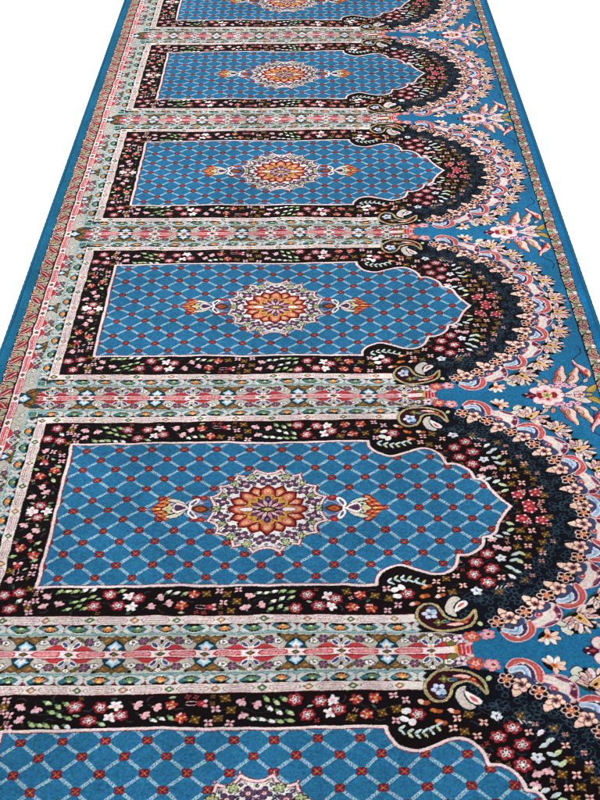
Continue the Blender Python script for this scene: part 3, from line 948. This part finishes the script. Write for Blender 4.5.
PILE = 0.011


def place(u, v):
    """design mm -> metres, with the carpet's slight skew and lie"""
    x = u * .001
    y = (v + .018 * (u - 562) - 4) * .001
    z = np.full(np.shape(x), PILE)
    e = np.minimum(u, WID - u)
    z = z - np.clip(1 - e / 9.0, 0, 1) ** 2 * .0065
    return x, y, z


def weave(name, mask, row0, rows, mat, var=None):
    """mask: bool (rows, nu) of knots; row0: first knot row (rows wrap by repeat)"""
    idx = np.argwhere(mask)
    if len(idx) == 0:
        return None
    r = idx[:, 0]; q = idx[:, 1]
    W = nu + 1
    quad = np.stack([r * W + q, r * W + q + 1, (r + 1) * W + q + 1, (r + 1) * W + q], 1)
    used, inv = np.unique(quad.ravel(), return_inverse=True)
    vr = used // W; vq = used % W
    x, y, z = place(vq * KN, (vr + row0) * KV)
    k = (vr + row0) % nv
    z = z + KZ[k, vq]
    co = np.stack([x, y, z], 1).astype(np.float32)
    me = bpy.data.meshes.new(name)
    nf = len(quad)
    me.vertices.add(len(co)); me.vertices.foreach_set('co', co.ravel())
    me.loops.add(nf * 4); me.loops.foreach_set('vertex_index', inv.astype(np.int32))
    me.polygons.add(nf)
    me.polygons.foreach_set('loop_start', np.arange(nf, dtype=np.int32) * 4)
    at = me.attributes.new('yarn', 'FLOAT_COLOR', 'POINT')
    col = np.ones((len(co), 4), np.float32); vi = ((vr + row0) // nv) % NVAR if var is None else var
    for t_ in range(NVAR):
        mt = np.broadcast_to(np.asarray(vi) == t_, k.shape)
        col[mt, :3] = KCs[t_][k[mt], vq[mt]]
    at.data.foreach_set('color', col.ravel())
    me.update()
    me.shade_smooth()
    me.materials.append(mat)
    return me


# ---- materials --------------------------------------------------------------
def wool():
    m = bpy.data.materials.new('wool_pile'); m.use_nodes = True
    n = m.node_tree.nodes; l = m.node_tree.links
    b = n['Principled BSDF']
    a = n.new('ShaderNodeAttribute'); a.attribute_name = 'yarn'
    nz = n.new('ShaderNodeTexNoise'); nz.inputs['Scale'].default_value = 900; nz.inputs['Detail'].default_value = 2
    geo = n.new('ShaderNodeNewGeometry')
    l.new(geo.outputs['Position'], nz.inputs['Vector'])
    mr = n.new('ShaderNodeMapRange'); mr.inputs[1].default_value = .25; mr.inputs[2].default_value = .75
    mr.inputs[3].default_value = .78; mr.inputs[4].default_value = 1.2
    l.new(nz.outputs['Fac'], mr.inputs['Value'])
    big = n.new('ShaderNodeTexNoise'); big.inputs['Scale'].default_value = 7; big.inputs['Detail'].default_value = 3
    l.new(geo.outputs['Position'], big.inputs['Vector'])
    m2 = n.new('ShaderNodeMapRange'); m2.inputs[1].default_value = .3; m2.inputs[2].default_value = .7; m2.inputs[3].default_value = .88; m2.inputs[4].default_value = 1.12
    l.new(big.outputs['Fac'], m2.inputs['Value'])
    mu = n.new('ShaderNodeMath'); mu.operation = 'MULTIPLY'
    l.new(mr.outputs[0], mu.inputs[0]); l.new(m2.outputs[0], mu.inputs[1])
    vm = n.new('ShaderNodeVectorMath'); vm.operation = 'SCALE'
    l.new(a.outputs['Color'], vm.inputs[0]); l.new(mu.outputs[0], vm.inputs['Scale'])
    l.new(vm.outputs[0], b.inputs['Base Color'])
    b.inputs['Roughness'].default_value = .95
    b.inputs['Specular IOR Level'].default_value = .03
    b.inputs['Sheen Weight'].default_value = .03
    b.inputs['Sheen Roughness'].default_value = .5
    bp = n.new('ShaderNodeBump'); bp.inputs['Strength'].default_value = .35; bp.inputs['Distance'].default_value = .001
    l.new(nz.outputs['Fac'], bp.inputs['Height']); l.new(bp.outputs[0], b.inputs['Normal'])
    return m


WOOL = wool()


def plain(name, col, rough=.9):
    m = bpy.data.materials.new(name); m.use_nodes = True
    n = m.node_tree.nodes; l = m.node_tree.links; b = n['Principled BSDF']
    nz = n.new('ShaderNodeTexNoise'); nz.inputs['Scale'].default_value = 60
    rp = n.new('ShaderNodeMixRGB'); rp.inputs[1].default_value = (*[x * .95 for x in col], 1); rp.inputs[2].default_value = (*col, 1)
    l.new(nz.outputs['Fac'], rp.inputs[0]); l.new(rp.outputs[0], b.inputs['Base Color'])
    b.inputs['Roughness'].default_value = rough; b.inputs['Specular IOR Level'].default_value = .1
    return m


col = sc.collection


def link(name, me, parent=None):
    o = bpy.data.objects.new(name, me); col.objects.link(o)
    o.parent = parent
    return o


# ---- the carpet -------------------------------------------------------------
K0, K1 = -2, 7                               # repeats woven (first, last+1)
carpet = bpy.data.objects.new('carpet', None); col.objects.link(carpet)
carpet['label'] = 'long blue woven carpet with a row of arched panels and floral borders on white ground'
carpet['category'] = 'carpet'

h2 = nv // 2
lowp = (KP == PAIS); a_ = lowp.copy(); a_[h2:] = False; b_ = lowp.copy(); b_[:h2] = False
rolled = np.roll(KP, h2, 0)                  # centred on the divider: rows -h2..h2
first = {}
for k in range(K0, K1):
    dy = k * REP * .001
    t_ = (k - K0) % NVAR
    if k - K0 < NVAR:
        pn = link('prayer_panel', weave('prayer_panel', KP == PANEL, 0, nv, WOOL, t_), carpet)
        kids = [link(n_, weave(n_, m_, 0, nv, WOOL, t_), pn) for n_, m_ in (
            ('field', KP == FIELD), ('medallion', KP == MED), ('garland', KP == GARL), ('panel_frame', KP == FRAME),
            ('pendant', KP == PENL), ('pendant', KP == PENR), ('paisley', a_), ('paisley', b_))]
        dvd = link('divider_band', weave('divider_band', rolled == DIVI, -h2, nv, WOOL, t_), carpet)
        spn = link('spandrel', weave('spandrel', rolled == SPANR, -h2, nv, WOOL, t_), carpet)
        sfl = link('spandrel_flower', weave('spandrel_flower', rolled == BLOSS, -h2, nv, WOOL, t_), spn)
        pn.location.y = dvd.location.y = spn.location.y = dy
        first[t_] = dict(p=pn, k=kids, d=dvd, s=spn, f=sfl)
    else:
        f0 = first[t_]
        q = f0['p'].copy(); col.objects.link(q); q.location.y = dy; q.parent = carpet
        for o in f0['k']:
            w = o.copy(); col.objects.link(w); w.parent = q
        w = f0['d'].copy(); col.objects.link(w); w.location.y = dy; w.parent = carpet
        w = f0['s'].copy(); col.objects.link(w); w.location.y = dy; w.parent = carpet
        f_ = f0['f'].copy(); col.objects.link(f_); f_.parent = w
for nm, p_ in (('edge_band', EDGEL), ('side_border', SIDE), ('edge_band', EDGER), ('side_border', STRIPE)):
    tile = np.tile(KP == p_, (K1 - K0, 1))
    link(nm, weave(nm, tile, K0 * nv, tile.shape[0], WOOL), carpet)

# overcast binding: a thick yarn whipped round the edge, following all four sides
def binding():
    vs, fs = [], []
    y0, y1 = K0 * REP, K1 * REP
    path = []
    st = 6.0
    for v in np.arange(y0, y1, st): path.append((-1.0, v, 1))
    for u in np.arange(0, WID, st): path.append((u, y1, 0))
    for v in np.arange(y1, y0, -st): path.append((WID + 1.0, v, 1))
    for u in np.arange(WID, 0, -st): path.append((u, y0, 0))
    n = len(path); S_ = 10
    for i, (u, v, _) in enumerate(path):
        a = path[(i + 1) % n]; b = path[i - 1]
        x, y, _z = place(np.array(u), np.array(v)); x1, y1_, _ = place(np.array(a[0]), np.array(a[1])); x0, y0_, _ = place(np.array(b[0]), np.array(b[1]))
        dx, dy = float(x1 - x0), float(y1_ - y0_); L = math.hypot(dx, dy) + 1e-9
        nx, ny = dy / L, -dx / L
        r = .0042 + .0003 * math.sin(i * 1.7) + random.uniform(-.0002, .0002)
        for s in range(S_):
            t = s * 2 * math.pi / S_
            vs.append((float(x) + nx * r * math.cos(t), float(y) + ny * r * math.cos(t), .0048 + r * 1.05 * math.sin(t)))
    for i in range(n):
        j = (i + 1) % n
        for s in range(S_):
            t = (s + 1) % S_
            fs.append((i * S_ + s, j * S_ + s, j * S_ + t, i * S_ + t))
    me = bpy.data.meshes.new('binding'); me.from_pydata(vs, [], fs); me.shade_smooth()
    return me


bm_ = binding(); bm_.materials.append(plain('binding_yarn', tuple(float(x) for x in c(26, 98, 136))))
link('binding', bm_, carpet)

# ---- ground -----------------------------------------------------------------
gm = bpy.data.meshes.new('ground'); gs = 40
gm.from_pydata([(-gs, -gs, 0), (gs, -gs, 0), (gs, gs, 0), (-gs, gs, 0)], [], [(0, 1, 2, 3)])
gm.materials.append(plain('white_ground', (.9, .9, .9)))
g = link('ground', gm); g['kind'] = 'structure'

# ---- light ------------------------------------------------------------------
w = bpy.data.worlds.new('World'); sc.world = w; w.use_nodes = True
bg = w.node_tree.nodes['Background']; bg.inputs['Color'].default_value = (1, 1, 1, 1); bg.inputs['Strength'].default_value = .45


def lamp(name, loc, aim, size, power):
    d = bpy.data.lights.new(name, 'AREA'); d.shape = 'RECTANGLE'; d.size = size[0]; d.size_y = size[1]; d.energy = power
    o = bpy.data.objects.new(name, d); col.objects.link(o); o.location = loc
    from mathutils import Vector
    o.rotation_euler = (Vector(aim) - Vector(loc)).to_track_quat('-Z', 'Y').to_euler()
    return o


lamp('softbox', (-1.2, 2.4, 4.4), (.62, 1.5, 0), (3, 8), 520)

# ---- camera -----------------------------------------------------------------
cd = bpy.data.cameras.new('camera'); cam = bpy.data.objects.new('camera', cd); col.objects.link(cam)
cd.sensor_fit = 'VERTICAL'; cd.sensor_height = 24; cd.lens = 1370 / 800 * 24; cd.clip_end = 200; cd.clip_start = .05
cam.location = (.627, -1.5303, 1.4837 + PILE)
cam.rotation_euler = (math.pi / 2 - .5889, 0, .0045)
sc.camera = cam
sc.cycles.pixel_filter_type = 'BLACKMAN_HARRIS'; sc.cycles.filter_width = 1.05
sc.view_settings.view_transform = 'Standard'; sc.view_settings.look = 'None'
sc.view_settings.exposure = 0; sc.view_settings.gamma = 1
sc.render.resolution_x = 768; sc.render.resolution_y = 1024
